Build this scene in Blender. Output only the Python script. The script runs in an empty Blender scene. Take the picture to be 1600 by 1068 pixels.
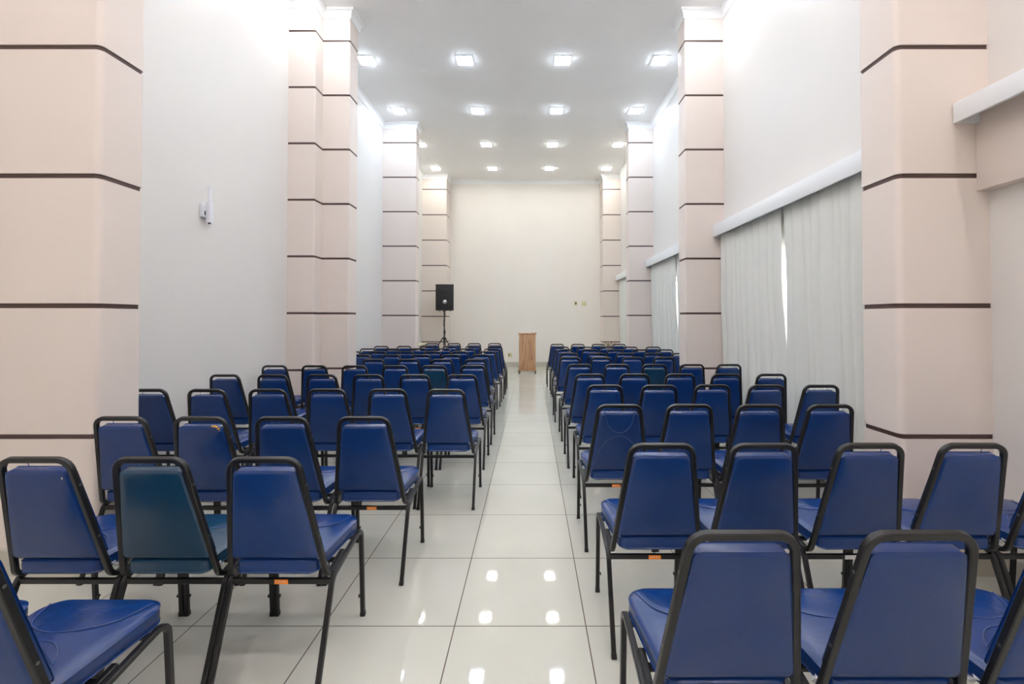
import bpy, bmesh, math, random
from mathutils import Vector, Matrix

random.seed(7)
S = bpy.context.scene
COL = S.collection
PI = math.pi

# ------------------------------------------------------------------ materials
def nodes_of(name):
    m = bpy.data.materials.new(name); m.use_nodes = True
    nt = m.node_tree
    return m, nt, nt.nodes['Principled BSDF']

def mat(name, col, rough=0.5, metal=0.0, spec=0.5, bump=0.0, bscale=60.0, var=0.0, vscale=2.0, trans=0.0):
    m, nt, b = nodes_of(name)
    b.inputs['Base Color'].default_value = (*col, 1)
    b.inputs['Roughness'].default_value = rough
    b.inputs['Metallic'].default_value = metal
    b.inputs['Specular IOR Level'].default_value = spec
    tc = nt.nodes.new('ShaderNodeTexCoord')
    if bump:
        n = nt.nodes.new('ShaderNodeTexNoise'); n.inputs['Scale'].default_value = bscale
        n.inputs['Detail'].default_value = 3
        bp = nt.nodes.new('ShaderNodeBump'); bp.inputs['Strength'].default_value = bump
        bp.inputs['Distance'].default_value = 0.01
        nt.links.new(tc.outputs['Object'], n.inputs['Vector'])
        nt.links.new(n.outputs['Fac'], bp.inputs['Height'])
        nt.links.new(bp.outputs['Normal'], b.inputs['Normal'])
    if var:
        n = nt.nodes.new('ShaderNodeTexNoise'); n.inputs['Scale'].default_value = vscale
        n.inputs['Detail'].default_value = 4
        r = nt.nodes.new('ShaderNodeValToRGB')
        r.color_ramp.elements[0].position = 0.3; r.color_ramp.elements[1].position = 0.7
        r.color_ramp.elements[0].color = (*[c * (1 - var) for c in col], 1)
        r.color_ramp.elements[1].color = (*[min(1, c * (1 + var)) for c in col], 1)
        nt.links.new(tc.outputs['Object'], n.inputs['Vector'])
        nt.links.new(n.outputs['Fac'], r.inputs['Fac'])
        nt.links.new(r.outputs['Color'], b.inputs['Base Color'])
    return m

def emis(name, col, strength):
    m = bpy.data.materials.new(name); m.use_nodes = True
    nt = m.node_tree
    nt.nodes.remove(nt.nodes['Principled BSDF'])
    e = nt.nodes.new('ShaderNodeEmission')
    e.inputs['Color'].default_value = (*col, 1); e.inputs['Strength'].default_value = strength
    nt.links.new(e.outputs[0], nt.nodes['Material Output'].inputs['Surface'])
    return m

M_WALL = mat('wall_paint', (0.78, 0.745, 0.695), 0.45, spec=0.35, bump=0.02, bscale=90, var=0.012, vscale=1.2)
M_SIDE = mat('cool_lit_wall_paint', (0.725, 0.710, 0.685), 0.42, spec=0.35, bump=0.02, bscale=90, var=0.012, vscale=1.2)  # same wall paint, cooler light on the side walls put into its colour
M_PILLAR = mat('pillar_paint', (0.735, 0.660, 0.608), 0.42, spec=0.35, bump=0.02, bscale=90, var=0.012, vscale=1.5)
M_GROOVE = mat('brown_groove', (0.075, 0.042, 0.034), 0.55)
M_CEIL = mat('ceiling_paint', (0.93, 0.93, 0.92), 0.7, spec=0.2, var=0.01)
M_CORN = mat('cornice_plaster', (0.86, 0.87, 0.87), 0.5)
M_BASE = mat('baseboard_tile', (0.52, 0.50, 0.43), 0.2, spec=0.5, var=0.03, vscale=6)
M_WHITE = mat('white_lacquer', (0.80, 0.83, 0.85), 0.4)
M_PLASTIC = mat('white_plastic', (0.78, 0.80, 0.85), 0.35)
M_DPLASTIC = mat('dark_plastic', (0.02, 0.02, 0.03), 0.4)
M_FRAME = mat('black_painted_steel', (0.006, 0.006, 0.0065), 0.34, spec=0.5, bump=0.06, bscale=180)
M_BOLT = mat('zinc_bolt', (0.16, 0.155, 0.14), 0.4, metal=0.8)
M_ORANGE = mat('orange_sticker', (1.0, 0.30, 0.035), 0.5)
M_WSTICK = mat('white_sticker', (0.75, 0.75, 0.75), 0.5)
M_FOAM = mat('yellow_foam', (0.75, 0.45, 0.12), 0.9, bump=0.4, bscale=300)
M_CHIP = mat('pale_foam', (0.75, 0.68, 0.50), 0.9, bump=0.4, bscale=300)
M_SPRING = mat('white_stacking_bumper', (0.55, 0.56, 0.58), 0.3)
M_GRILL = mat('black_speaker_grille', (0.012, 0.013, 0.013), 0.55, bump=0.4, bscale=500)
M_CAB = mat('black_speaker_cabinet', (0.012, 0.012, 0.013), 0.5, bump=0.15, bscale=250)
M_SILVER = mat('silver_dome', (0.55, 0.57, 0.60), 0.25, metal=0.8)
M_STAND = mat('black_stand_metal', (0.013, 0.013, 0.014), 0.4)
M_IVORY = mat('ivory_plastic', (0.60, 0.58, 0.34), 0.45)
M_DARKB = mat('dark_button', (0.07, 0.055, 0.02), 0.5)
M_CASTOR = mat('grey_castor', (0.17, 0.15, 0.13), 0.5)
M_CREAMTOP = mat('cream_laminate', (0.80, 0.74, 0.55), 0.4)
M_GREYAP = mat('grey_laminate', (0.15, 0.145, 0.13), 0.5)
M_POT = mat('grey_pot', (0.24, 0.25, 0.26), 0.6)
M_TWIG = mat('dry_twig', (0.22, 0.14, 0.07), 0.8)
M_LAMPF = mat('white_lamp_frame', (0.85, 0.87, 0.88), 0.4)
M_WINF = mat('white_window_frame', (0.75, 0.75, 0.75), 0.4)

def vinyl(name, c0, c1):
    m, nt, b = nodes_of(name)
    oi = nt.nodes.new('ShaderNodeObjectInfo')
    r = nt.nodes.new('ShaderNodeValToRGB')
    r.color_ramp.elements[0].color = (*c0, 1); r.color_ramp.elements[1].color = (*c1, 1)
    nt.links.new(oi.outputs['Random'], r.inputs['Fac'])
    nt.links.new(r.outputs['Color'], b.inputs['Base Color'])
    b.inputs['Roughness'].default_value = 0.24
    b.inputs['Specular IOR Level'].default_value = 0.55
    tc = nt.nodes.new('ShaderNodeTexCoord')
    n = nt.nodes.new('ShaderNodeTexNoise'); n.inputs['Scale'].default_value = 9; n.inputs['Detail'].default_value = 4
    n2 = nt.nodes.new('ShaderNodeTexNoise'); n2.inputs['Scale'].default_value = 350
    ad = nt.nodes.new('ShaderNodeMath'); ad.operation = 'MULTIPLY_ADD'
    ad.inputs[1].default_value = 0.05
    bp = nt.nodes.new('ShaderNodeBump'); bp.inputs['Strength'].default_value = 0.30; bp.inputs['Distance'].default_value = 0.014
    nt.links.new(tc.outputs['Object'], n.inputs['Vector']); nt.links.new(tc.outputs['Object'], n2.inputs['Vector'])
    nt.links.new(n2.outputs['Fac'], ad.inputs[0]); nt.links.new(n.outputs['Fac'], ad.inputs[2])
    nt.links.new(ad.outputs[0], bp.inputs['Height']); nt.links.new(bp.outputs['Normal'], b.inputs['Normal'])
    return m
M_BLUE = vinyl('blue_vinyl', (0.0026, 0.0280, 0.140), (0.0036, 0.034, 0.165))
M_SEAM_HI = mat('blue_seam_highlight', (0.035, 0.075, 0.23), 0.45)  # seams are the blue vinyl too; the lighter colour paints their highlight
M_TEAL = vinyl('teal_blue_vinyl', (0.003, 0.036, 0.084), (0.004, 0.040, 0.092))

def floor_mat():
    m, nt, b = nodes_of('polished_floor_tile')
    N, L = nt.nodes, nt.links
    geo = N.new('ShaderNodeNewGeometry'); sep = N.new('ShaderNodeSeparateXYZ')
    L.new(geo.outputs['Position'], sep.inputs[0])
    T = 0.6; masks = []
    for ax, off in (('X', -0.350), ('Y', 2.133)):
        a = N.new('ShaderNodeMath'); a.operation = 'SUBTRACT'; a.inputs[1].default_value = off - T / 2
        d = N.new('ShaderNodeMath'); d.operation = 'DIVIDE'; d.inputs[1].default_value = T
        f = N.new('ShaderNodeMath'); f.operation = 'FRACT'
        s = N.new('ShaderNodeMath'); s.operation = 'SUBTRACT'; s.inputs[1].default_value = 0.5
        ab = N.new('ShaderNodeMath'); ab.operation = 'ABSOLUTE'
        lt = N.new('ShaderNodeMath'); lt.operation = 'LESS_THAN'; lt.inputs[1].default_value = 0.0024 / T
        L.new(sep.outputs[ax], a.inputs[0]); L.new(a.outputs[0], d.inputs[0]); L.new(d.outputs[0], f.inputs[0])
        L.new(f.outputs[0], s.inputs[0]); L.new(s.outputs[0], ab.inputs[0]); L.new(ab.outputs[0], lt.inputs[0])
        masks.append(lt)
    mx = N.new('ShaderNodeMath'); mx.operation = 'MAXIMUM'
    L.new(masks[0].outputs[0], mx.inputs[0]); L.new(masks[1].outputs[0], mx.inputs[1])
    n = N.new('ShaderNodeTexNoise'); n.inputs['Scale'].default_value = 1.6; n.inputs['Detail'].default_value = 6
    L.new(geo.outputs['Position'], n.inputs['Vector'])
    r = N.new('ShaderNodeValToRGB')
    r.color_ramp.elements[0].position = .3; r.color_ramp.elements[1].position = .7
    r.color_ramp.elements[0].color = (0.515, 0.525, 0.465, 1); r.color_ramp.elements[1].color = (0.565, 0.575, 0.515, 1)
    L.new(n.outputs['Fac'], r.inputs['Fac'])
    mix = N.new('ShaderNodeMix'); mix.data_type = 'RGBA'
    mix.inputs['B'].default_value = (0.07, 0.038, 0.024, 1)
    L.new(mx.outputs[0], mix.inputs['Factor']); L.new(r.outputs['Color'], mix.inputs['A'])
    L.new(mix.outputs['Result'], b.inputs['Base Color'])
    rr = N.new('ShaderNodeMath'); rr.operation = 'MULTIPLY_ADD'; rr.inputs[1].default_value = 0.5; rr.inputs[2].default_value = 0.038
    L.new(mx.outputs[0], rr.inputs[0]); L.new(rr.outputs[0], b.inputs['Roughness'])
    b.inputs['Specular IOR Level'].default_value = 0.5
    bp = N.new('ShaderNodeBump'); bp.inputs['Strength'].default_value = 0.35; bp.inputs['Distance'].default_value = 0.002; bp.invert = True
    L.new(mx.outputs[0], bp.inputs['Height']); L.new(bp.outputs['Normal'], b.inputs['Normal'])
    return m
M_FLOOR = floor_mat()

def wood_mat():
    m, nt, b = nodes_of('pine_wood')
    N, L = nt.nodes, nt.links
    tc = N.new('ShaderNodeTexCoord'); mp = N.new('ShaderNodeMapping')
    mp.inputs['Scale'].default_value = (16, 16, 1.1)
    n = N.new('ShaderNodeTexNoise'); n.inputs['Scale'].default_value = 1.5; n.inputs['Detail'].default_value = 6; n.inputs['Distortion'].default_value = 0.6
    r = N.new('ShaderNodeValToRGB')
    e = r.color_ramp.elements
    e[0].position = .30; e[0].color = (0.27, 0.135, 0.068, 1); e[1].position = .70; e[1].color = (0.56, 0.345, 0.195, 1)
    e2 = e.new(.5); e2.color = (0.48, 0.275, 0.15, 1)
    L.new(tc.outputs['Object'], mp.inputs[0]); L.new(mp.outputs[0], n.inputs['Vector']); L.new(n.outputs['Fac'], r.inputs['Fac'])
    # knots
    v = N.new('ShaderNodeTexVoronoi'); v.inputs['Scale'].default_value = 1.0
    mp2 = N.new('ShaderNodeMapping'); mp2.inputs['Scale'].default_value = (7, 7, 4.4); mp2.inputs['Location'].default_value = (.3, .2, .1)
    L.new(tc.outputs['Object'], mp2.inputs[0]); L.new(mp2.outputs[0], v.inputs['Vector'])
    kr = N.new('ShaderNodeValToRGB')
    kr.color_ramp.elements[0].position = .06; kr.color_ramp.elements[0].color = (1, 1, 1, 1)
    kr.color_ramp.elements[1].position = .16; kr.color_ramp.elements[1].color = (0, 0, 0, 1)
    L.new(v.outputs['Distance'], kr.inputs['Fac'])
    mix = N.new('ShaderNodeMix'); mix.data_type = 'RGBA'; mix.inputs['B'].default_value = (0.20, 0.085, 0.04, 1)
    L.new(kr.outputs['Color'], mix.inputs['Factor']); L.new(r.outputs['Color'], mix.inputs['A'])
    L.new(mix.outputs['Result'], b.inputs['Base Color'])
    b.inputs['Roughness'].default_value = 0.42
    return m
M_WOOD = wood_mat()

def curtain_mat():
    m, nt, b = nodes_of('curtain_fabric')
    N, L = nt.nodes, nt.links
    c = (0.74, 0.755, 0.715, 1)
    b.inputs['Base Color'].default_value = c; b.inputs['Roughness'].default_value = 0.75
    b.inputs['Specular IOR Level'].default_value = 0.2
    t = N.new('ShaderNodeBsdfTranslucent'); t.inputs['Color'].default_value = (0.74, 0.76, 0.74, 1)
    mx = N.new('ShaderNodeMixShader'); mx.inputs[0].default_value = 0.04
    out = N['Material Output']
    L.new(b.outputs[0], mx.inputs[1]); L.new(t.outputs[0], mx.inputs[2]); L.new(mx.outputs[0], out.inputs['Surface'])
    tc = N.new('ShaderNodeTexCoord'); w = N.new('ShaderNodeTexNoise'); w.inputs['Scale'].default_value = 500
    bp = N.new('ShaderNodeBump'); bp.inputs['Strength'].default_value = .08
    L.new(tc.outputs['Object'], w.inputs['Vector']); L.new(w.outputs['Fac'], bp.inputs['Height']); L.new(bp.outputs['Normal'], b.inputs['Normal'])
    return m
M_CURT = curtain_mat()

def glass_mat():
    m, nt, b = nodes_of('window_glass')
    b.inputs['Base Color'].default_value = (1, 1, 1, 1); b.inputs['Roughness'].default_value = 0.0
    b.inputs['Transmission Weight'].default_value = 1.0; b.inputs['IOR'].default_value = 1.1
    return m
M_GLASS = glass_mat()

# ------------------------------------------------------------------ mesh helpers
def smooth(me, ang=40):
    for p in me.polygons: p.use_smooth = True
    try: me.set_sharp_from_angle(angle=math.radians(ang))
    except Exception: pass

def finish(name, bm, m, parent=None, loc=None, ang=40, flat=False):
    bmesh.ops.recalc_face_normals(bm, faces=bm.faces)
    me = bpy.data.meshes.new(name); bm.to_mesh(me); bm.free()
    ms = m if isinstance(m, (list, tuple)) else [m]
    for x in ms: me.materials.append(x)
    if not flat: smooth(me, ang)
    o = bpy.data.objects.new(name, me); COL.objects.link(o)
    if parent: o.parent = parent
    if loc: o.location = loc
    return o

def box(bm, x0, x1, y0, y1, z0, z1, bev=0.0, mi=0):
    vs = [bm.verts.new(p) for p in ((x0,y0,z0),(x1,y0,z0),(x1,y1,z0),(x0,y1,z0),(x0,y0,z1),(x1,y0,z1),(x1,y1,z1),(x0,y1,z1))]
    fs = [bm.faces.new([vs[i] for i in q]) for q in ((0,3,2,1),(4,5,6,7),(0,1,5,4),(1,2,6,5),(2,3,7,6),(3,0,4,7))]
    for f in fs: f.material_index = mi
    if bev:
        es = list({e for f in fs for e in f.edges})
        bmesh.ops.bevel(bm, geom=es, offset=bev, segments=2, affect='EDGES', profile=0.5)
    return fs

def prism(bm, outline, z0, z1, mi=0):
    a = [bm.verts.new((x, y, z0)) for x, y in outline]
    b = [bm.verts.new((x, y, z1)) for x, y in outline]
    n = len(outline); fs = []
    for i in range(n):
        j = (i + 1) % n
        fs.append(bm.faces.new((a[i], a[j], b[j], b[i])))
    fs.append(bm.faces.new(a[::-1])); fs.append(bm.faces.new(b))
    for f in fs: f.material_index = mi

def fillet2(poly, r, seg=5, which=None):
    out = []; n = len(poly)
    for i in range(n):
        p = Vector(poly[i]); a = Vector(poly[i-1]); b = Vector(poly[(i+1) % n])
        rr = r[i] if isinstance(r, (list, tuple)) else r
        if rr <= 0 or (which is not None and i not in which): out.append(tuple(p)); continue
        u = (a - p).normalized(); v = (b - p).normalized()
        ang = math.acos(max(-1, min(1, u.dot(v))))
        t = min(rr / math.tan(ang / 2), (a-p).length * .49, (b-p).length * .49)
        rr = t * math.tan(ang / 2)
        c = p + (u + v).normalized() * (rr / math.sin(ang / 2))
        s = p + u * t - c; e = p + v * t - c
        a0 = math.atan2(s.y, s.x); a1 = math.atan2(e.y, e.x)
        d = (a1 - a0 + PI) % (2 * PI) - PI
        for k in range(seg + 1):
            th = a0 + d * k / seg
            out.append((c.x + rr * math.cos(th), c.y + rr * math.sin(th)))
    return out

def fillet3(pts, r, seg=6):
    pts = [Vector(p) for p in pts]; out = [pts[0]]
    for i in range(1, len(pts) - 1):
        p, a, b = pts[i], pts[i-1], pts[i+1]
        rr = r[i] if isinstance(r, (list, tuple)) else r
        u = (a - p).normalized(); v = (b - p).normalized()
        ang = math.acos(max(-1, min(1, u.dot(v))))
        if ang > PI - 0.02 or rr <= 0: out.append(p); continue
        t = min(rr / math.tan(ang / 2), (a-p).length * .49, (b-p).length * .49); rr = t * math.tan(ang / 2)
        c = p + (u + v).normalized() * (rr / math.sin(ang / 2))
        s = (p + u * t - c); e = (p + v * t - c)
        w = s.angle(e)
        for k in range(seg + 1):
            f = k / seg
            out.append(c + (s * math.sin((1-f) * w) + e * math.sin(f * w)) / math.sin(w))
    out.append(pts[-1])
    return out

def square_profile(h, w, c):
    return [(-h, -w + c), (-h, w - c), (-h + c, w), (h - c, w), (h, w - c), (h, -w + c), (h - c, -w), (-h + c, -w)]
def round_profile(r, n=8):
    return [(r * math.cos(2*PI*k/n), r * math.sin(2*PI*k/n)) for k in range(n)]

def sweep(bm, pts, prof, up=(0, 0, 1), closed=False, mi=0):
    pts = [Vector(p) for p in pts]; n = len(pts); up = Vector(up)
    rings = []; prev = None
    for i in range(n):
        if closed: t = (pts[(i+1) % n] - pts[i-1]).normalized()
        else: t = (pts[min(i+1, n-1)] - pts[max(i-1, 0)]).normalized()
        x = prev if prev is not None else up
        x = (x - t * x.dot(t))
        if x.length < 1e-5: x = t.orthogonal()
        x.normalize(); prev = x; y = t.cross(x)
        sc = 1.0
        rings.append([bm.verts.new(pts[i] + x * a + y * b) for a, b in prof])
    m = len(prof)
    rng = range(n if closed else n - 1)
    for i in rng:
        A, B = rings[i], rings[(i+1) % n]
        for k in range(m):
            bm.faces.new((A[k], A[(k+1) % m], B[(k+1) % m], B[k])).material_index = mi
    if not closed:
        bm.faces.new(rings[0][::-1]).material_index = mi; bm.faces.new(rings[-1]).material_index = mi

def cyl(bm, p0, p1, r, n=14, r1=None, mi=0):
    p0, p1 = Vector(p0), Vector(p1); t = (p1 - p0).normalized(); x = t.orthogonal().normalized(); y = t.cross(x)
    r1 = r if r1 is None else r1
    A = [bm.verts.new(p0 + (x*math.cos(2*PI*k/n) + y*math.sin(2*PI*k/n)) * r) for k in range(n)]
    B = [bm.verts.new(p1 + (x*math.cos(2*PI*k/n) + y*math.sin(2*PI*k/n)) * r1) for k in range(n)]
    for k in range(n): bm.faces.new((A[k], A[(k+1) % n], B[(k+1) % n], B[k])).material_index = mi
    bm.faces.new(A[::-1]).material_index = mi; bm.faces.new(B).material_index = mi

def cushion(bm, outline, t0, t1, crown0, crown1, edge, mapf, mi=0):
    """Padded slab over a convex outline (u, v), between heights t0 and t1 with domed faces."""
    cx = sum(p[0] for p in outline) / len(outline); cy = sum(p[1] for p in outline) / len(outline)
    hw = max(abs(p[0] - cx) for p in outline); hh = max(abs(p[1] - cy) for p in outline)
    def ring(d, t):
        return [bm.verts.new(mapf(cx + (x-cx) * (1 - d/hw), cy + (y-cy) * (1 - d/hh), t)) for x, y in outline]
    spec = []
    def face(tb, crown, sgn):
        L = []
        e = edge
        L.append((0.0, tb - sgn * e)); L.append((0.0012, tb - sgn * e * .55)); L.append((-0.0012, tb - sgn * e * .42)); L.append((0.002, tb - sgn * e * .32))
        L.append((e * .35, tb - sgn * e * .08)); L.append((e * .9, tb + sgn * crown * .12))
        m = min(hw, hh)
        for f, g in ((.22, .35), (.45, .68), (.7, .9), (.9, 1.0)):
            L.append((e * .9 + (m - e) * f * .98, tb + sgn * crown * g))
        return L
    bot = face(t0, crown0, -1); top = face(t1, crown1, 1)
    rings = [ring(d, t) for d, t in bot[::-1]] + [ring(d, t) for d, t in top]
    n = len(outline)
    for A, B in zip(rings[:-1], rings[1:]):
        for k in range(n): bm.faces.new((A[k], A[(k+1) % n], B[(k+1) % n], B[k])).material_index = mi
    bm.faces.new(rings[0][::-1]).material_index = mi; bm.faces.new(rings[-1]).material_index = mi

# ------------------------------------------------------------------ scene tree helpers
def tag(o, label, cat, group=None):
    o['label'] = label; o['category'] = cat
    if group: o['group'] = group
    return o
def thing(name, label, cat, loc, rz=0, group=None):
    o = bpy.data.objects.new(name, None); COL.objects.link(o)
    o.location = loc; o.rotation_euler = (0, 0, rz); o.empty_display_size = .2
    return tag(o, label, cat, group)
def struct(name, bm, m, parent=None, **k):
    o = finish(name, bm, m, parent, **k)
    if parent is None: o['kind'] = 'structure'
    return o
def copy_tree(o, parent=None):
    c = o.copy(); COL.objects.link(c); c.parent = parent
    for ch in KIDS.get(o.name, []):
        copy_tree(ch, c)
    return c
KIDS = {}

# ------------------------------------------------------------------ room
XL, XR = -3.097, 2.540          # side walls
PL, PR = -2.395, 2.030          # faces of the pillars
YB, Y0 = 13.59, -4.0            # wall behind the lectern, wall behind the camera
H = 5.50
PILL = [(2.548, 2.850), (6.060, 6.350), (9.590, 9.880), (13.060, YB)]
STEP = (-2.751, 5.845)          # the narrow step in front of the second pillar on the plain side

bm = bmesh.new(); box(bm, XL - .2, XR + .2, Y0 - .2, YB + .2, -.1, 0); struct('floor', bm, M_FLOOR, flat=True)
bm = bmesh.new(); box(bm, XL - .2, XR + .2, Y0 - .2, YB + .2, H, H + .1); struct('ceiling', bm, M_CEIL, flat=True)
bm = bmesh.new(); box(bm, XL - .2, XL, Y0, YB, 0, H); struct('wall_left', bm, M_SIDE, flat=True)
bm = bmesh.new(); box(bm, XL - .2, XR + .2, YB, YB + .2, 0, H); struct('wall_back', bm, M_WALL, flat=True)
bm = bmesh.new(); box(bm, XL - .2, XR + .2, Y0 - .2, Y0, 0, H); struct('wall_front', bm, M_WALL, flat=True)
# curtain wall with window openings
WINS = [(3.25, 5.75), (6.75, 9.25), (10.2, 12.75)]
ZS, ZT = 0.75, 2.13
bm = bmesh.new()
ys = [Y0] + [v for w in WINS for v in w] + [YB]
for i in range(0, len(ys), 2): box(bm, XR, XR + .2, ys[i], ys[i+1], 0, H)
for a, b in WINS:
    box(bm, XR, XR + .2, a, b, 0, ZS); box(bm, XR, XR + .2, a, b, ZT, H)
bmesh.ops.remove_doubles(bm, verts=bm.verts, dist=1e-5)
struct('wall_right', bm, M_SIDE, flat=True)
for i, (a, b) in enumerate(WINS):
    bm = bmesh.new()
    for y0, y1, z0, z1 in ((a, b, ZS, ZS + .05), (a, b, ZT - .05, ZT), (a, a + .05, ZS + .05, ZT - .05), (b - .05, b, ZS + .05, ZT - .05),
                           ((a+b)/2 - .025, (a+b)/2 + .025, ZS + .05, ZT - .05)):
        box(bm, XR + .11, XR + .16, y0, y1, z0, z1)
    w = struct('window_%d' % (i + 1), bm, M_WINF, flat=True)
    bm = bmesh.new(); box(bm, XR + .132, XR + .138, a + .05, b - .05, ZS + .05, ZT - .05)
    g = finish('glass', bm, M_GLASS, w, flat=True)

# lintel boxing over the uncurtained bay nearest the camera
bm = bmesh.new(); box(bm, XR - .075, XR, Y0, 2.548, 2.11, 2.66, .004); struct('trim_2', bm, M_PILLAR)

def pillar(outline_full, corner_idx, r):
    zs = []
    out = fillet2(outline_full, r, 6, corner_idx)
    # groove outline: same plan, pulled in 7 mm at the exposed faces
    cx = sum(p[0] for p in outline_full) / len(outline_full)
    return out

STRIPES = [0.755, 1.475, 2.195, 2.915, 3.635, 4.355, 5.078]
GH = 0.0135
def inset_poly(poly, d):
    n = len(poly); res = []
    area = sum(poly[i-1][0]*poly[i][1] - poly[i][0]*poly[i-1][1] for i in range(n))
    s = 1 if area > 0 else -1
    for i in range(n):
        p = Vector(poly[i]); a = Vector(poly[i-1]); b = Vector(poly[(i+1) % n])
        t1 = (p - a).normalized(); t2 = (b - p).normalized()
        n1 = Vector((-t1.y, t1.x)) * s; n2 = Vector((-t2.y, t2.x)) * s
        m = (n1 + n2); m = m / max(1e-6, m.dot(n1))
        res.append(tuple(p + m * d))
    return res

def make_pillar(poly, corners, r):
    full = fillet2(poly, r, 6, corners)
    inn = fillet2(inset_poly(poly, 0.007), max(.004, r - .005), 6, corners)
    bm = bmesh.new()
    zz = [0.0]
    for z in STRIPES: zz += [z - GH, z + GH]
    zz.append(H)
    for i in range(0, len(zz), 2): prism(bm, full, zz[i], zz[i+1])
    o = struct('pillar', bm, M_PILLAR, ang=30)
    for z in STRIPES:
        bm = bmesh.new(); prism(bm, inn, z - GH, z + GH)
        finish('groove', bm, M_GROOVE, o, ang=30)
    return o

for i, (a, b) in enumerate(PILL):
    r = .035 if i == 0 else .016
    if i == 1:
        poly = [(XL - .03, STEP[1]), (STEP[0], STEP[1]), (STEP[0], a), (PL, a), (PL, b), (XL - .03, b)]
        make_pillar(poly, {1, 3, 4}, r)
    else:
        make_pillar([(XL - .03, a), (PL, a), (PL, b + (.03 if i == 3 else 0)), (XL - .03, b + (.03 if i == 3 else 0))], {1, 2}, r)
    make_pillar([(PR, a), (XR + .03, a), (XR + .03, b + (.03 if i == 3 else 0)), (PR, b + (.03 if i == 3 else 0))], {0, 3}, r)

# plan perimeter, interior on the right-hand side
def side_path(left):
    P = []
    W, F = (XL, PL) if left else (XR, PR)
    for i, (a, b) in enumerate(PILL):
        if i == 1 and left: P += [(W, STEP[1]), (STEP[0], STEP[1]), (STEP[0], a), (F, a), (F, b), (W, b)]
        elif i == 3: P += [(W, a), (F, a), (F, b)]
        else: P += [(W, a), (F, a), (F, b), (W, b)]
    return P
left_pts = [(XL, Y0)] + side_path(True)
right_pts = (side_path(False))[::-1] + [(XR, Y0)]

def profile_run(pts, prof, closed, name, m):
    bm = bmesh.new(); n = len(pts); rings = []
    for i in range(n):
        p = Vector(pts[i])
        d1 = d2 = None
        if closed or i > 0: d1 = (p - Vector(pts[i-1])).normalized()
        if closed or i < n - 1: d2 = (Vector(pts[(i+1) % n]) - p).normalized()
        d1 = d1 or d2; d2 = d2 or d1
        n1 = Vector((d1.y, -d1.x)); n2 = Vector((d2.y, -d2.x))
        mm = n1 + n2; mm = mm / max(1e-6, mm.dot(n1))
        rings.append([bm.verts.new((p.x + mm.x * o, p.y + mm.y * o, z)) for o, z in prof])
    k = len(prof)
    for i in range(n if closed else n - 1):
        A, B = rings[i], rings[(i+1) % n]
        for j in range(k):
            bm.faces.new((A[j], A[(j+1) % k], B[(j+1) % k], B[j]))
    if not closed:
        bm.faces.new(rings[0][::-1]); bm.faces.new(rings[-1])
    return struct(name, bm, m, ang=25)

CORN = [(-.01, 5.372), (.008, 5.372), (.010, 5.384), (.015, 5.390), (.020, 5.415), (.030, 5.445), (.046, 5.464), (.055, 5.468), (.058, 5.480), (.058, H + .005), (-.01, H + .005)]
profile_run(left_pts + right_pts, CORN, True, 'trim_1', M_CORN)
BASE = [(-.005, -.002), (.010, -.002), (.010, .138), (.008, .142), (-.005, .142)]
profile_run(left_pts[:-1] + [(PL, YB)], BASE, False, 'baseboard_left', M_BASE)
profile_run([(PL + .011, YB), (PR - .011, YB)], BASE, False, 'baseboard_back', M_BASE)
profile_run(right_pts, BASE, False, 'baseboard_right', M_BASE)

# ------------------------------------------------------------------ ceiling lights
LE = 32.0
M_E = {'back': emis('lamp_glow_soft', (0.90, 0.885, 0.84), LE * .80), 'mid': emis('lamp_glow_cool', (0.76, 0.86, 1.0), LE * 1.0),
       'near': emis('lamp_glow_neutral', (0.88, 0.90, 0.955), LE * .95), 'rear': emis('lamp_glow_warm', (0.93, 0.86, 0.875), LE * 1.0)}
ROWS = [(12.50, 'back'), (10.78, 'back'), (9.02, 'mid'), (7.25, 'mid'), (5.50, 'near'), (3.75, 'near'), (2.0, 'rear'), (0.25, 'rear'), (-1.5, 'rear'), (-3.2, 'rear')]
ORD = ['first', 'second', 'third', 'fourth', 'fifth', 'sixth', 'seventh', 'eighth', 'ninth', 'tenth', 'eleventh', 'twelfth']
COLS = [(-2.603, 'beside the plain wall'), (-1.053, 'left of the aisle'), (0.497, 'right of the aisle'), (2.047, 'beside the curtain wall')]
fm = None
for ri, (y, kind) in enumerate(ROWS):
    for x, where in COLS:
        rowtxt = 'row nearest the lectern' if ri == 0 else ORD[ri] + ' row from the lectern'
        t = thing('ceiling_light', 'square ceiling light %s, %s' % (where, rowtxt), 'light', (x, y, H), 0, 'square recessed ceiling lights')
        if fm is None:
            bm = bmesh.new()
            q = [(-.155, .155), (-.155, .155)]
            for a0, a1, b0, b1 in ((-.130, .130, -.130, -.112), (-.130, .130, .112, .130), (-.130, -.112, -.112, .112), (.112, .130, -.112, .112)):
                box(bm, a0, a1, b0, b1, -.012, .002)
            f = finish('frame', bm, M_LAMPF, t, flat=True); fm = f.data
        else:
            f = bpy.data.objects.new('frame', fm); COL.objects.link(f); f.parent = t
        dn = 'diff_' + kind
        me = bpy.data.meshes.get(dn)
        if me is None:
            bm = bmesh.new(); box(bm, -.112, .112, -.112, .112, -.022, .002); d = finish('diffuser', bm, M_E[kind], t, flat=True); d.data.name = dn
        else:
            d = bpy.data.objects.new('diffuser', me); COL.objects.link(d); d.parent = t

# ------------------------------------------------------------------ chairs
def lean(x, z, off=0.0):
    """point on the sloping plane of the back; off = towards the front of the chair"""
    return Vector((x, -.25 + (.876 - z) * .235 + off, z + off * .235))

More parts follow.
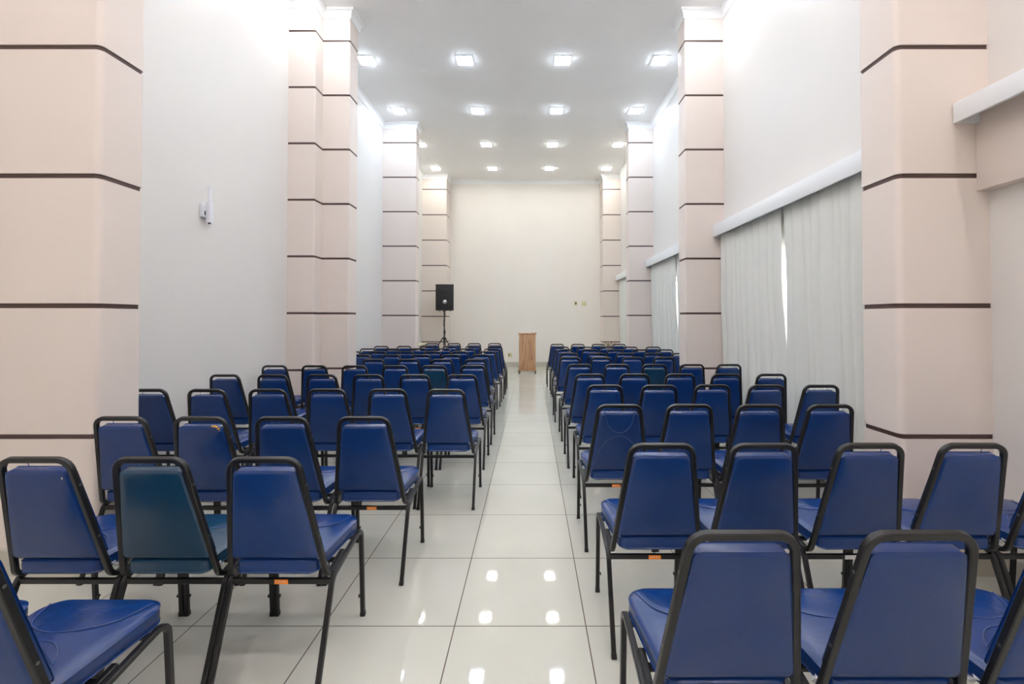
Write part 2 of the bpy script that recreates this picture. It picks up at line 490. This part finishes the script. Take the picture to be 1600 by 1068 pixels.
SQ = square_profile(.0098, .0098, .0028)
LX = .2020
def make_chair_parts():
    P = {}
    # legs
    for s, tagn in ((-1, 'rl'), (1, 'rr')):
        bm = bmesh.new()
        foot = (s * LX, -.246, .0); top = (s * LX, -.112, .368); fw = (s * (LX - .001), .00, .388)
        sweep(bm, fillet3([foot, top, fw], .045, 7), SQ, up=(1, 0, 0))
        sweep(bm, [foot, Vector(foot).lerp(Vector(top), .05)], square_profile(.0112, .0112, .002), up=(1, 0, 0))
        P[tagn] = ('leg', bm, M_FRAME)
    for s, tagn in ((-1, 'fl'), (1, 'fr')):
        bm = bmesh.new()
        b0 = (s * (LX - .001), .115, .409); top = (s * LX, .198, .4235); foot = (s * (LX + .001), .226, .0)
        sweep(bm, fillet3([b0, top, foot], .042, 7), SQ, up=(1, 0, 0))
        sweep(bm, [Vector(foot).lerp(Vector(top), .045), foot], square_profile(.0112, .0112, .002), up=(1, 0, 0))
        cyl(bm, (s * (LX - .011), .219, .095), (s * (LX - .0165), .219, .095), .008)
        P[tagn] = ('leg', bm, M_FRAME)
    # under-seat frame: side rails, rear stretcher, front crossbar
    bm = bmesh.new()
    for s in (-1, 1):
        sweep(bm, [(s * (LX - .001), -.002, .3877), (s * (LX - .001), .117, .4094)], SQ, up=(1, 0, 0))
    sweep(bm, [(-LX + .008, -.113, .352), (LX - .008, -.113, .352)], square_profile(.0105, .008, .002), up=(0, 0, 1))
    sweep(bm, [(-LX + .008, .150, .402), (LX - .008, .150, .402)], square_profile(.008, .008, .002), up=(0, 0, 1))
    sweep(bm, [(-LX + .008, -.02, .388), (LX - .008, -.02, .388)], square_profile(.007, .012, .002), up=(0, 0, 1))
    P['frame'] = ('seat_frame', bm, M_FRAME)
    # back frame: one bent tube, J-curves at the bottom running under the seat
    bm = bmesh.new()
    pts = []
    tl, tr = lean(-.126, .876), lean(.126, .876)
    bl, br = lean(-.190, .378), lean(.190, .378)
    pts = [(-.183, .03, .400), bl, tl, tr, br, (.183, .03, .400)]
    sweep(bm, fillet3(pts, [0, .040, .048, .048, .040, 0], 8), square_profile(.0105, .0098, .0028), up=(-1, 0, 0))
    P['back_frame'] = ('back_frame', bm, M_FRAME)
    # stacking bumpers behind the seat corners
    for s in (-1, 1):
        bm = bmesh.new()
        for k in range(3):
            sweep(bm, [(s * .168, -.105 + k * .008, .418 - k * .009), (s * .150, -.075 + k * .008, .425 - k * .009), (s * .140, -.03, .425 - k * .009)], square_profile(.0022, .006, .0008), up=(0, 0, 1))
        P['bump%d' % (s > 0)] = ('bumper', bm, M_SPRING)
    # seat
    so = fillet2([(-.158, -.160), (.158, -.160), (.200, .222), (-.200, .222)], [.035, .035, .065, .065], 7)
    def seat_map(x, y, t): return Vector((x, y, t + (y + .16) * .055))
    cx0, cy0 = 0.0, sum(p[1] for p in so) / len(so)
    def seat_top(x, y):
        hwx = .158 + (.042) * (y + .16) / .382
        u = max(abs(x) / hwx, abs(y - cy0) / .19)
        d = (1 - u) * .19
        f = max(0, min(1, (d - .0216) / .15)); g = 1 - (1 - f) ** 2
        return .462 + .020 * (.12 + .88 * g)
    bm = bmesh.new()
    cushion(bm, so, .398, .462, .0, .020, .024, seat_map)
    for arc in ([(-.165, .185), (-.13, .10), (-.07, .052), (0, .036), (.07, .052), (.13, .10), (.165, .185)],
                [(-.125, -.135), (-.10, -.06), (-.055, -.012), (0, .004), (.055, -.012), (.10, -.06), (.125, -.135)]):
        pp = spline(arc)
        sweep(bm, [seat_map(x, y, seat_top(x, y) + .0004) for x, y in pp], round_profile(.0017, 6), mi=1)
    P['seat'] = ('seat', bm, [M_BLUE, M_SEAM_HI])
    for kind in ('plain', 'seamed'):
        P['back_' + kind] = ('backrest', back_mesh(kind == 'seamed'), [M_BLUE, M_SEAM_HI])
    # bolts on the stiles
    bm = bmesh.new()
    P['bolts'] = []
    for s in (-1, 1):
        for z in (.775, .560):
            bm = bmesh.new()
            hw = .126 + (.876 - z) / .498 * .064
            c = lean(s * (hw + .0088), z); cyl(bm, c, c + Vector((s * .0025, 0, 0)), .0048, 10)
            P['bolts'].append(('bolt', bm, M_BOLT))
    for key, m in (('orange', M_ORANGE), ('white', M_WSTICK)):
        bm = bmesh.new()
        box(bm, -.026, .028, -.1225, -.1208, .3430, .3610, .0005, 0)
        if key == 'orange':
            for k in range(6):
                x = -.018 + k * .0062
                box(bm, x, x + .0042, -.1229, -.1224, .3515 + (k % 2) * .001, .3535 + (k % 3) * .0008, 0, 1)
        P['st_' + key] = ('sticker', bm, [m, M_WSTICK])
    # torn corner showing foam
    bm = bmesh.new()
    for k, (x, z, r) in enumerate(((.070, .8385, .007), (.082, .838, .008), (.093, .833, .007), (.099, .824, .006), (.103, .814, .004))):
        c = lean(x, z, -.0115)
        bmesh.ops.create_icosphere(bm, subdivisions=2, radius=r, matrix=Matrix.Translation(c) @ Matrix.Diagonal((1.1, .5, .8, 1)))
    P['tear'] = ('torn_patch', bm, M_FOAM)
    bm = bmesh.new()
    c = lean(.1005, .812, -.0105)
    bmesh.ops.create_icosphere(bm, subdivisions=2, radius=.006, matrix=Matrix.Translation(c) @ Matrix.Diagonal((.6, .5, 1.7, 1)))
    P['chip'] = ('torn_patch', bm, M_CHIP)
    return P

def spline(pts, sub=5):
    out = []; n = len(pts)
    for i in range(n - 1):
        p0 = Vector(pts[max(i-1, 0)]); p1 = Vector(pts[i]); p2 = Vector(pts[i+1]); p3 = Vector(pts[min(i+2, n-1)])
        for k in range(sub):
            t = k / sub
            out.append(.5 * ((2*p1) + (-p0+p2)*t + (2*p0-5*p1+4*p2-p3)*t*t + (-p0+3*p1-3*p2+p3)*t**3))
    out.append(Vector(pts[-1]))
    return out

ZT_, ZB_ = .834, .468
def back_mesh(seamed):
    bm = bmesh.new()
    bo = fillet2([(-.172, ZB_), (.172, ZB_), (.1155, ZT_), (-.1155, ZT_)], [.016, .016, .024, .024], 6)
    cushion(bm, bo, -.012, .034, .006, .012, .013, lambda x, z, t: lean(x, z, t))
    arcs = ([(-.085, .845), (-.075, .775), (-.04, .728), (0, .714), (.04, .728), (.075, .775), (.085, .845)],
            [(-.150, .50), (-.115, .60), (-.06, .672), (0, .694), (.06, .672), (.115, .60), (.150, .50)])
    for arc in arcs:
        pp = spline(arc)
        sweep(bm, [lean(x, z, .0462) for x, z in pp], round_profile(.0016, 6), mi=1)
        if seamed: sweep(bm, [lean(x, z, -.0178 + .003 * (abs(x) / .15) ** 2) for x, z in pp], round_profile(.0019, 6), mi=1)
    return bm

PP = make_chair_parts()
MESH = {}
def mesh_of(key, part):
    name, bm, m = part
    o = finish(name, bm, m); MESH[key] = (name, o.data)
    bpy.data.objects.remove(o)
for k, v in PP.items():
    if k == 'bolts':
        for i, b in enumerate(v): mesh_of('bolt%d' % i, b)
    else: mesh_of(k, v)
for base in ('seat', 'back_plain'):
    nm, me = MESH[base]; c = me.copy(); c.materials[0] = M_TEAL; MESH[base + '_teal'] = (nm, c)

GROUP = 'blue vinyl chairs in rows facing the lectern'
CORE = ['seat', 'back_plain', 'back_frame', 'frame', 'fl', 'fr', 'rl', 'rr', 'bump0', 'bump1']
def add_part(root, key, label=None):
    nm, me = MESH[key]
    o = bpy.data.objects.new(nm, me); COL.objects.link(o); o.parent = root
    if label: o['label'] = label
    return o
def chair(x, y, label, rz=0.0, teal=False, seamed=False, near=False, extra=()):
    """y is where the top of the back stands; the chair's own origin lies .25 in front of it"""
    ox, oy = -.25 * math.sin(-rz) * -1, .25 * math.cos(rz)
    root = thing('stacking_chair', label, 'chair', (x - .25 * math.sin(rz), y + .25 * math.cos(rz), 0), rz, GROUP)
    for k in CORE:
        if k == 'back_plain' and seamed: k = 'back_seamed'
        if teal and k in ('seat', 'back_plain'): k += '_teal'
        add_part(root, k)
    if near:
        for i in range(4): add_part(root, 'bolt%d' % i)
    for e in extra:
        add_part(root, e, {'st_orange': 'orange sticker', 'st_white': 'white sticker', 'tear': 'torn corner with yellow foam', 'chip': 'small pale chip'}[e])
    return root

# rows, from the lectern outwards: (distance of the top bars, x of each chair from the aisle outwards)
LEFT = [
 (9.86, [-.777, -1.215, -1.650, -2.107]),
 (8.83, [-.690, -1.122, -1.553, -1.985, -2.425, -2.858]),
 (8.10, [-.688, -1.120, -1.552, -1.984, -2.430, -2.862]),
 (7.39, [-.703, -1.141, -1.580, -2.017, -2.446, -2.860]),
 (6.72, [-.732, -1.164, -1.600, -2.040, -2.470]),
 (5.95, [-.717, -1.148, -1.580, -2.030]),
 (5.15, [-.650, -1.082, -1.514, -1.964, -2.418, -2.860]),
 (4.30, [-.645, -1.085, -1.516, -1.950, -2.403, -2.850]),
 (3.42, [-.628, -1.062, -1.512, -1.946, -2.390, -2.830]),
 (2.46, [-.886, -1.318, -1.752, -2.178]),
 (1.735, [-1.000, -1.427, -1.856]),
 (1.07, [-1.385, -1.815]),
]
RIGHT = [
 (9.53, [.537, .962, 1.387, 1.812]),
 (8.62, [.570, .995, 1.420, 1.846, 2.272]),
 (7.86, [.578, 1.003, 1.428, 1.850, 2.272]),
 (7.02, [.578, 1.003, 1.428, 1.850, 2.272]),
 (6.285, [.528, .953, 1.378, 1.804]),
 (5.30, [.555, .982, 1.412, 1.840, 2.262]),
 (4.36, [.552, .976, 1.408, 1.836, 2.262]),
 (3.635, [.580, 1.0045, 1.429, 1.850, 2.272]),
 (2.81, [.535, .960, 1.385, 1.810]),
 (1.926, [.544, .968, 1.410, 1.838, 2.272]),
 (1.133, [.516, .950, 1.386]),
]
for side, rows in ((0, LEFT), (1, RIGHT)):
    nr = len(rows)
    for ri, (d, xs) in enumerate(rows):
        prev = None
        for ci, x in enumerate(xs):
            row = 'row nearest the lectern' if ri == 0 else ORD[ri] + ' row from the lectern'
            if ri >= nr - 3: row = ['third row from the camera', 'second row from the camera', 'row nearest the camera'][ri - nr + 3]
            pos = 'next to the aisle' if ci == 0 else ORD[ci] + ' from the aisle'
            if ri == 11 and side == 0: pos = 'cut by the frame, inner one' if ci == 0 else 'cut by the frame, outer one'
            key = (side, ri, ci)
            kind = 'blue chair'
            kw = dict(near=ri >= nr - 4)
            ex = []
            if key in ((0, 10, 1), (1, 5, 2), (0, 6, 1)): kw['teal'] = True; kind = 'teal-tinted chair'
            if key == (1, 8, 0): kw['seamed'] = True; kind = 'blue chair with seamed back'
            if key == (0, 9, 2): ex.append('tear'); kind = 'torn blue chair'
            if key == (0, 10, 2): ex.append('chip')
            if key in ((0, 10, 0), (0, 9, 0), (0, 8, 1), (0, 7, 1), (1, 8, 0), (1, 9, 0)): ex.append('st_orange')
            if key == (1, 9, 2): ex.append('st_white')
            sd = 'curtain side' if side else 'plain wall side'
            lab = '%s %s, %s, %s' % (kind, pos, row, sd)
            rz = math.radians(random.uniform(-.3, .3)) if 0 < ci < len(xs) - 1 else 0
            yj = random.uniform(-.012, .012) if ri < nr - 2 else 0
            chair(x, d + yj, lab, rz, extra=ex, **kw)

# ------------------------------------------------------------------ lectern
t = thing('lectern', 'narrow pine wood lectern on castors in front of the end wall', 'lectern', (-.100, 12.05, 0))
bm = bmesh.new(); box(bm, -.213, .213, -.20, -.178, .105, 1.012, .003); finish('front_panel', bm, M_WOOD, t)
for s in (-1, 1):
    bm = bmesh.new(); box(bm, s * .2025 - .0105, s * .2025 + .0105, -.177, .20, .105, 1.012, .002); finish('side_panel', bm, M_WOOD, t)
bm = bmesh.new(); box(bm, -.191, .191, -.177, .19, .52, .54, .001); finish('shelf', bm, M_WOOD, t)
bm = bmesh.new(); box(bm, -.236, .236, -.225, .225, 1.012, 1.040, .006); finish('top', bm, M_WOOD, t)
bm = bmesh.new(); box(bm, -.238, .238, -.225, .225, .068, .105, .005); finish('base', bm, M_WOOD, t)
for sx in (-1, 1):
    for sy in (-1, 1):
        bm = bmesh.new()
        box(bm, sx * .205 - .022, sx * .205 + .022, sy * .19 - .02, sy * .19 + .02, .056, .068)
        for q in (-1, 1): box(bm, sx * .205 + q * .019 - .003, sx * .205 + q * .019 + .003, sy * .19 - .016, sy * .19 + .016, .02, .056)
        cyl(bm, (sx * .205 - .0155, sy * .19, .0265), (sx * .205 + .0155, sy * .19, .0265), .0262, 18)
        finish('castor', bm, M_CASTOR, t)

# ------------------------------------------------------------------ speaker and its stand
sx, sy = -2.350, 12.50
t = thing('speaker_stand', 'black tripod stand holding the loudspeaker near the far pillar', 'stand', (sx, sy, 0))
HUB = .890
bm = bmesh.new(); cyl(bm, (0, 0, .16), (0, 0, 1.05), .019); cyl(bm, (0, 0, 1.05), (0, 0, 1.594), .0155); finish('pole', bm, M_STAND, t)
bm = bmesh.new(); cyl(bm, (0, 0, .855), (0, 0, .905), .036); box(bm, -.05, .05, -.018, .018, .875, .905, .004); cyl(bm, (0, 0, 1.03), (0, 0, 1.08), .026); finish('collar', bm, M_STAND, t)
bm = bmesh.new(); cyl(bm, (0, 0, .43), (0, 0, .47), .028); finish('brace_collar', bm, M_STAND, t)
for a in (208, 330, 85):
    ca, sa = math.cos(math.radians(a)), math.sin(math.radians(a))
    bm = bmesh.new()
    sweep(bm, [(ca * .045, sa * .045, .885), (ca * .60, sa * .60, .012)], square_profile(.013, .009, .003), up=(0, 0, 1))
    l = finish('leg', bm, M_STAND, t)
    bm = bmesh.new(); cyl(bm, (ca * .592, sa * .592, .035), (ca * .612, sa * .612, .0), .019, 12, .016); finish('rubber_foot', bm, M_DPLASTIC, l)
    bm = bmesh.new(); sweep(bm, [(ca * .025, sa * .025, .45), (ca * .312, sa * .312, .455)], square_profile(.006, .009, .002)); finish('brace', bm, M_STAND, t)
bm = bmesh.new()
cp = []
for k in range(60):
    f = k / 59; z = 1.56 - 1.14 * f; a = f * 14
    r = .022 + .010 * abs(math.sin(f * 11))
    cp.append((r * math.cos(a) , r * math.sin(a) - .004, z))
sweep(bm, cp, round_profile(.0055, 6)); finish('cable', bm, M_DPLASTIC, t)

t = thing('loudspeaker', 'black loudspeaker with silver dome raised on a tripod stand', 'speaker', (sx + .02, sy, 1.625), math.radians(7))
bm = bmesh.new()
po = fillet2([(-.240, -.20), (.240, -.20), (.165, .20), (-.165, .20)], .012, 3)
prism(bm, po, .004, .700); finish('cabinet', bm, M_CAB, t)
bm = bmesh.new()
box(bm, -.222, .222, -.213, -.199, .022, .682, .006)
finish('grille', bm, M_GRILL, t)
bm = bmesh.new(); bmesh.ops.create_uvsphere(bm, u_segments=24, v_segments=14, radius=.058, matrix=Matrix.Translation((.005, -.213, .235)) @ Matrix.Diagonal((1, .5, 1, 1)))
finish('dome', bm, M_SILVER, t)
bm = bmesh.new()
for r in (.09, .155):
    ring = [(.005 + r * math.cos(2*PI*k/40), -.2145, .235 + r * math.sin(2*PI*k/40)) for k in range(40)]
    sweep(bm, ring, round_profile(.005, 6), up=(0, 1, 0), closed=True)
finish('cone_ring', bm, M_CAB, t)
bm = bmesh.new(); box(bm, -.11, .11, -.218, -.206, .46, .60, .006); box(bm, -.085, .085, -.222, -.214, .48, .58, .004); finish('horn', bm, M_CAB, t)
bm = bmesh.new(); cyl(bm, (-.02, 0, -.030), (-.02, 0, .01), .028); finish('pole_socket', bm, M_STAND, t)
for s in (-1, 1):
    bm = bmesh.new(); cyl(bm, (s * .15, -.14, -.014), (s * .15, -.14, .006), .016); finish('foot', bm, M_DPLASTIC, t)

# ------------------------------------------------------------------ wall fittings
def plate(label, cat, name, x, z, w, h, parts):
    t = thing(name, label, cat, (x, YB, z))
    bm = bmesh.new(); box(bm, -w/2, w/2, -.010, 0, -h/2, h/2, .003); finish('plate', bm, M_IVORY, t)
    for nm, px, pz, pw, ph, m in parts:
        bm = bmesh.new(); box(bm, px - pw/2, px + pw/2, -.0145, -.0095, pz - ph/2, pz + ph/2, .0015); finish(nm, bm, m, t)
plate('ivory wall socket low on the end wall beside the lectern', 'socket', 'wall_socket', -.62, .346, .125, .125,
      [('socket_face', -.028, .004, .034, .038, M_DARKB), ('switch_rocker', .026, .004, .03, .045, M_IVORY)])
plate('small ivory bell push with dark button on the end wall', 'switch', 'wall_button', 1.310, 1.865, .085, .125, [('button', 0, -.004, .046, .066, M_DARKB)])
plate('square ivory light switch on the end wall beside the small button', 'switch', 'light_switch', 1.556, 1.855, .135, .135,
      [('switch_rocker', -.032, 0, .05, .10, M_IVORY), ('switch_rocker', .032, 0, .05, .10, M_IVORY)])

# antenna unit on the plain side wall
t = thing('wall_antenna', 'white antenna unit with two upright rods high on the plain side wall', 'antenna', (XL, 4.36, 2.30))
bm = bmesh.new(); box(bm, 0, .035, -.065, .03, .055, .185, .008); finish('mount', bm, M_PLASTIC, t)
bm = bmesh.new()
out = fillet2([(.028, -.024), (.075, -.024), (.075, .026), (.028, .026)], .015, 5)
prism(bm, out, .012, .205)
bmesh.ops.bevel(bm, geom=[e for e in bm.edges if abs(e.verts[0].co.z - e.verts[1].co.z) < 1e-6], offset=.006, segments=3, affect='EDGES')
b = finish('body', bm, M_PLASTIC, t)
bm = bmesh.new(); cyl(bm, (.05, 0, .000), (.05, 0, .014), .012); finish('connector', bm, M_DPLASTIC, b)
bm = bmesh.new(); box(bm, .0345, .0365, -.045, -.028, .075, .115, .0008); finish('badge', bm, M_DPLASTIC, t)
for y in (-.012, .014):
    bm = bmesh.new(); cyl(bm, (.052, y, .19), (.052, y, .355), .0085, 12, .007); finish('rod', bm, M_PLASTIC, t)

# ------------------------------------------------------------------ curtains and pelmets
def pelmet(y0, y1, xf, z0, z1, label, ends=(True, True)):
    t = thing('curtain_pelmet', label, 'pelmet', (xf, (y0 + y1) / 2, z0), 0, 'white curtain pelmets along the window wall')
    hl = (y1 - y0) / 2; dpt = XR - xf
    bm = bmesh.new(); box(bm, 0, .018, -hl, hl, 0, z1 - z0, .002); finish('front_board', bm, M_WHITE, t)
    bm = bmesh.new(); box(bm, .018, dpt, -hl, hl, z1 - z0 - .018, z1 - z0 - .001); finish('top_board', bm, M_WHITE, t)
    for k, s in enumerate((-1, 1)):
        if ends[k]:
            bm = bmesh.new(); ya = s * hl - (.018 if s > 0 else 0); box(bm, .018, dpt, ya, ya + .018, 0.002, z1 - z0 - .019); finish('end_board', bm, M_WHITE, t)
    return t
PX = 2.386
pelmet(Y0 + .02, 2.541, 2.335, 2.482, 2.592, 'white pelmet over the uncurtained bay nearest the camera')
pelmet(2.856, 6.054, PX, 2.473, 2.628, 'long white pelmet over the big pair of curtains', (True, True))
pelmet(6.356, 9.584, PX, 2.473, 2.628, 'white pelmet over the second bay of curtains from the camera')
pelmet(9.886, 13.054, PX, 2.473, 2.628, 'white pelmet over the farthest curtains by the end wall')

def rail(y0, y1, label):
    t = thing('curtain_rail', label, 'curtain rail', (2.455, (y0 + y1) / 2, 2.545), 0, 'curtain rails behind the pelmets')
    hl = (y1 - y0) / 2
    bm = bmesh.new(); box(bm, -.012, .012, -hl, hl, 0, .02, .002); finish('track', bm, M_WHITE, t)
    for y in (-hl + .1, 0, hl - .1):
        bm = bmesh.new(); box(bm, .012, XR - 2.455, y - .012, y + .012, .004, .018); finish('bracket', bm, M_WHITE, t)
rail(2.90, 6.02, 'white curtain rail behind the long pelmet')
rail(6.45, 9.54, 'white curtain rail in the second bay from the camera')
rail(9.93, 13.0, 'white curtain rail in the farthest bay')
t = thing('rail_bracket', 'small ivory rail bracket under the pelmet nearest the camera', 'bracket', (2.43, 2.12, 2.425))
bm = bmesh.new(); box(bm, .0, .036, -.014, .014, 0, .03, .004); finish('clip', bm, M_IVORY, t)
bm = bmesh.new(); box(bm, .010, .026, -.011, .011, .03, .150, .002); finish('hanger', bm, M_WHITE, t)

def curtain(y0, y1, label, gap_side, seed, group='off-white curtains along the window wall', zb=.022):
    """pleated cloth between y0 and y1; gap_side = +1/-1 the edge that bows away from its neighbour"""
    rnd = random.Random(seed)
    W = y1 - y0; n = max(60, int(W * 150)); zt = 2.535
    zs = [zt - (zt - zb) * (k / 44) for k in range(45)]
    npl = max(4, int(W / .14))
    # irregular pleat positions and weights
    cuts = [0]
    for k in range(npl): cuts.append(cuts[-1] + rnd.uniform(.65, 1.35))
    cuts = [c / cuts[-1] for c in cuts]
    amp = [rnd.uniform(.65, 1.0) for _ in range(npl)]
    lap = [rnd.uniform(.13, .25) for _ in range(npl)]
    drift = [rnd.uniform(-.05, .05) for _ in range(npl + 1)]
    drift[0] = drift[-1] = 0
    bm = bmesh.new(); rows = []
    for z in zs:
        f = (zt - z) / (zt - zb)          # 0 top, 1 bottom
        cc = [min(1, max(0, c + drift[i] * f)) for i, c in enumerate(cuts)]
        row = []
        for k in range(n + 1):
            u = k / n
            j = 0
            while j < npl - 1 and u > cc[j + 1]: j += 1
            v = (u - cc[j]) / max(1e-4, cc[j+1] - cc[j]); v = min(1, max(0, v))
            cell = W * (cc[j+1] - cc[j])
            open_ = min(1, f * 3)
            up = min(1, max(0, (z - .85) / 1.65))
            D = (.022 + (.027 + .012 * up) * open_) * amp[j]
            eg = (1 - u if gap_side > 0 else u) * W
            D *= .35 + .65 * min(1, eg / .22)
            th = 2 * PI * v
            sh = .5 - .5 * math.cos(th) + .06 * open_ * math.sin(2 * th + 1.7 * j)
            x = 2.536 - .048 * up - D * max(0, min(1, sh)) + .001 * math.sin(7 * u * W + 2 * z + seed)
            yy = y0 + u * W - lap[j] * cell * math.sin(th) * (.6 + .4 * open_)
            g = .046 * math.exp(-((z - 1.75) / .45) ** 2) + .020 * math.exp(-((z - 2.5) / .5) ** 2)
            e = u if gap_side > 0 else 1 - u
            yy -= gap_side * g * max(0, (e - .55) / .45) ** 2
            row.append(bm.verts.new((x, yy, z)))
        rows.append(row)
    for A, B in zip(rows[:-1], rows[1:]):
        for k in range(n): bm.faces.new((A[k], A[k+1], B[k+1], B[k]))
    o = finish('curtain', bm, M_CURT, ang=80)
    so = o.modifiers.new('cloth', 'SOLIDIFY'); so.thickness = .0022; so.offset = 0
    tag(o, label, 'curtain', group)
    return o
curtain(2.875, 4.560, 'off-white pleated curtain against the nearest window-side pillar, long pelmet', +1, 3)
curtain(4.564, 6.045, 'off-white pleated curtain at the far end of the long pelmet', -1, 5)
curtain(6.38, 7.928, 'off-white curtain hidden mostly behind the second pillar, window side', +1, 8)
curtain(7.932, 9.57, 'off-white curtain in front of the third window-side pillar', -1, 11)
curtain(9.90, 11.438, 'off-white curtain just beyond the third window-side pillar', +1, 14)
curtain(11.442, 13.04, 'farthest off-white curtain beside the end wall pillar', -1, 17)

# ------------------------------------------------------------------ small furniture at the end of the room
t = thing('side_table', 'narrow cream-topped table against the plain side wall before the last pillar', 'table', (-2.93, 11.75, 0))
bm = bmesh.new(); box(bm, -.145, .145, -.65, .65, .735, .760, .003); finish('table_top', bm, M_CREAMTOP, t)
bm = bmesh.new(); box(bm, -.13, .138, -.64, .64, .655, .735, .002); finish('apron', bm, M_GREYAP, t)
for ax in (-.11, .115):
    for ay in (-.60, .60):
        bm = bmesh.new(); box(bm, ax - .018, ax + .018, ay - .018, ay + .018, 0, .655, .002); finish('leg', bm, M_GREYAP, t)

t = thing('dried_plant', 'dry brown twigs in a tall grey pot before the last window-side pillar', 'plant', (2.08, 12.25, 0))
bm = bmesh.new()
prof = [(.0, 0), (.10, 0), (.105, .02), (.075, .20), (.085, .45), (.115, .665), (.122, .68), (.108, .68), (.10, .64), (0, .63)]
N = 24; rg = [[bm.verts.new((r * math.cos(2*PI*k/N), r * math.sin(2*PI*k/N), z)) for k in range(N)] for r, z in prof[1:-1]]
for A, B in zip(rg[:-1], rg[1:]):
    for k in range(N): bm.faces.new((A[k], A[(k+1) % N], B[(k+1) % N], B[k]))
bm.faces.new(rg[0][::-1]); bm.faces.new(rg[-1])
finish('pot', bm, M_POT, t)
bm = bmesh.new(); rnd = random.Random(4)
for k in range(26):
    a = rnd.uniform(0, 2*PI); l = rnd.uniform(.05, .15); r0 = rnd.uniform(0, .06)
    p0 = Vector((r0 * math.cos(a), r0 * math.sin(a), .635)); p2 = p0 + Vector((math.cos(a) * l * .9, math.sin(a) * l * .9, rnd.uniform(.05, .16)))
    p1 = (p0 + p2) / 2 + Vector((0, 0, .03))
    sweep(bm, [p0, p1, p2], round_profile(.004, 5))
    bmesh.ops.create_icosphere(bm, subdivisions=1, radius=rnd.uniform(.008, .015), matrix=Matrix.Translation(p2) @ Matrix.Diagonal((1, .6, 1.3, 1)))
finish('twigs', bm, M_TWIG, t)

# ------------------------------------------------------------------ daylight outside the windows
w = bpy.data.worlds.new('World'); S.world = w; w.use_nodes = True
nt = w.node_tree; bg = nt.nodes['Background']
sky = nt.nodes.new('ShaderNodeTexSky'); sky.sky_type = 'HOSEK_WILKIE'; sky.turbidity = 6; sky.sun_direction = (-.5, .2, .8)
mixc = nt.nodes.new('ShaderNodeMix'); mixc.data_type = 'RGBA'; mixc.inputs['Factor'].default_value = .75
mixc.inputs['B'].default_value = (1.0, 1.0, 1.0, 1)
nt.links.new(sky.outputs[0], mixc.inputs['A']); nt.links.new(mixc.outputs['Result'], bg.inputs['Color'])
bg.inputs['Strength'].default_value = 3.0

# ------------------------------------------------------------------ camera
cam = bpy.data.cameras.new('camera'); co = bpy.data.objects.new('camera', cam); COL.objects.link(co)
FPX = 722.0; VX, HY = 830.0, 498.0; TILT = math.radians(.9)
co.location = (0, 0, 1.402); co.rotation_euler = (PI / 2 + TILT, 0, 0)
cam.sensor_width = 36; cam.sensor_fit = 'HORIZONTAL'; cam.lens = FPX / 1600 * 36
py = HY - FPX * math.tan(TILT)
cam.shift_x = (800 - VX) / 1600; cam.shift_y = (py - 534) / 1600
cam.clip_start = .05; cam.clip_end = 200
S.camera = co
S.view_settings.view_transform = 'Standard'; S.view_settings.look = 'None'
S.view_settings.gamma = 1; S.view_settings.exposure = 1.53; S.view_settings.use_curve_mapping = False
S.cycles.max_bounces = 10; S.cycles.diffuse_bounces = 7; S.cycles.glossy_bounces = 4
S.cycles.use_denoising = True
S.cycles.sample_clamp_indirect = 6.0
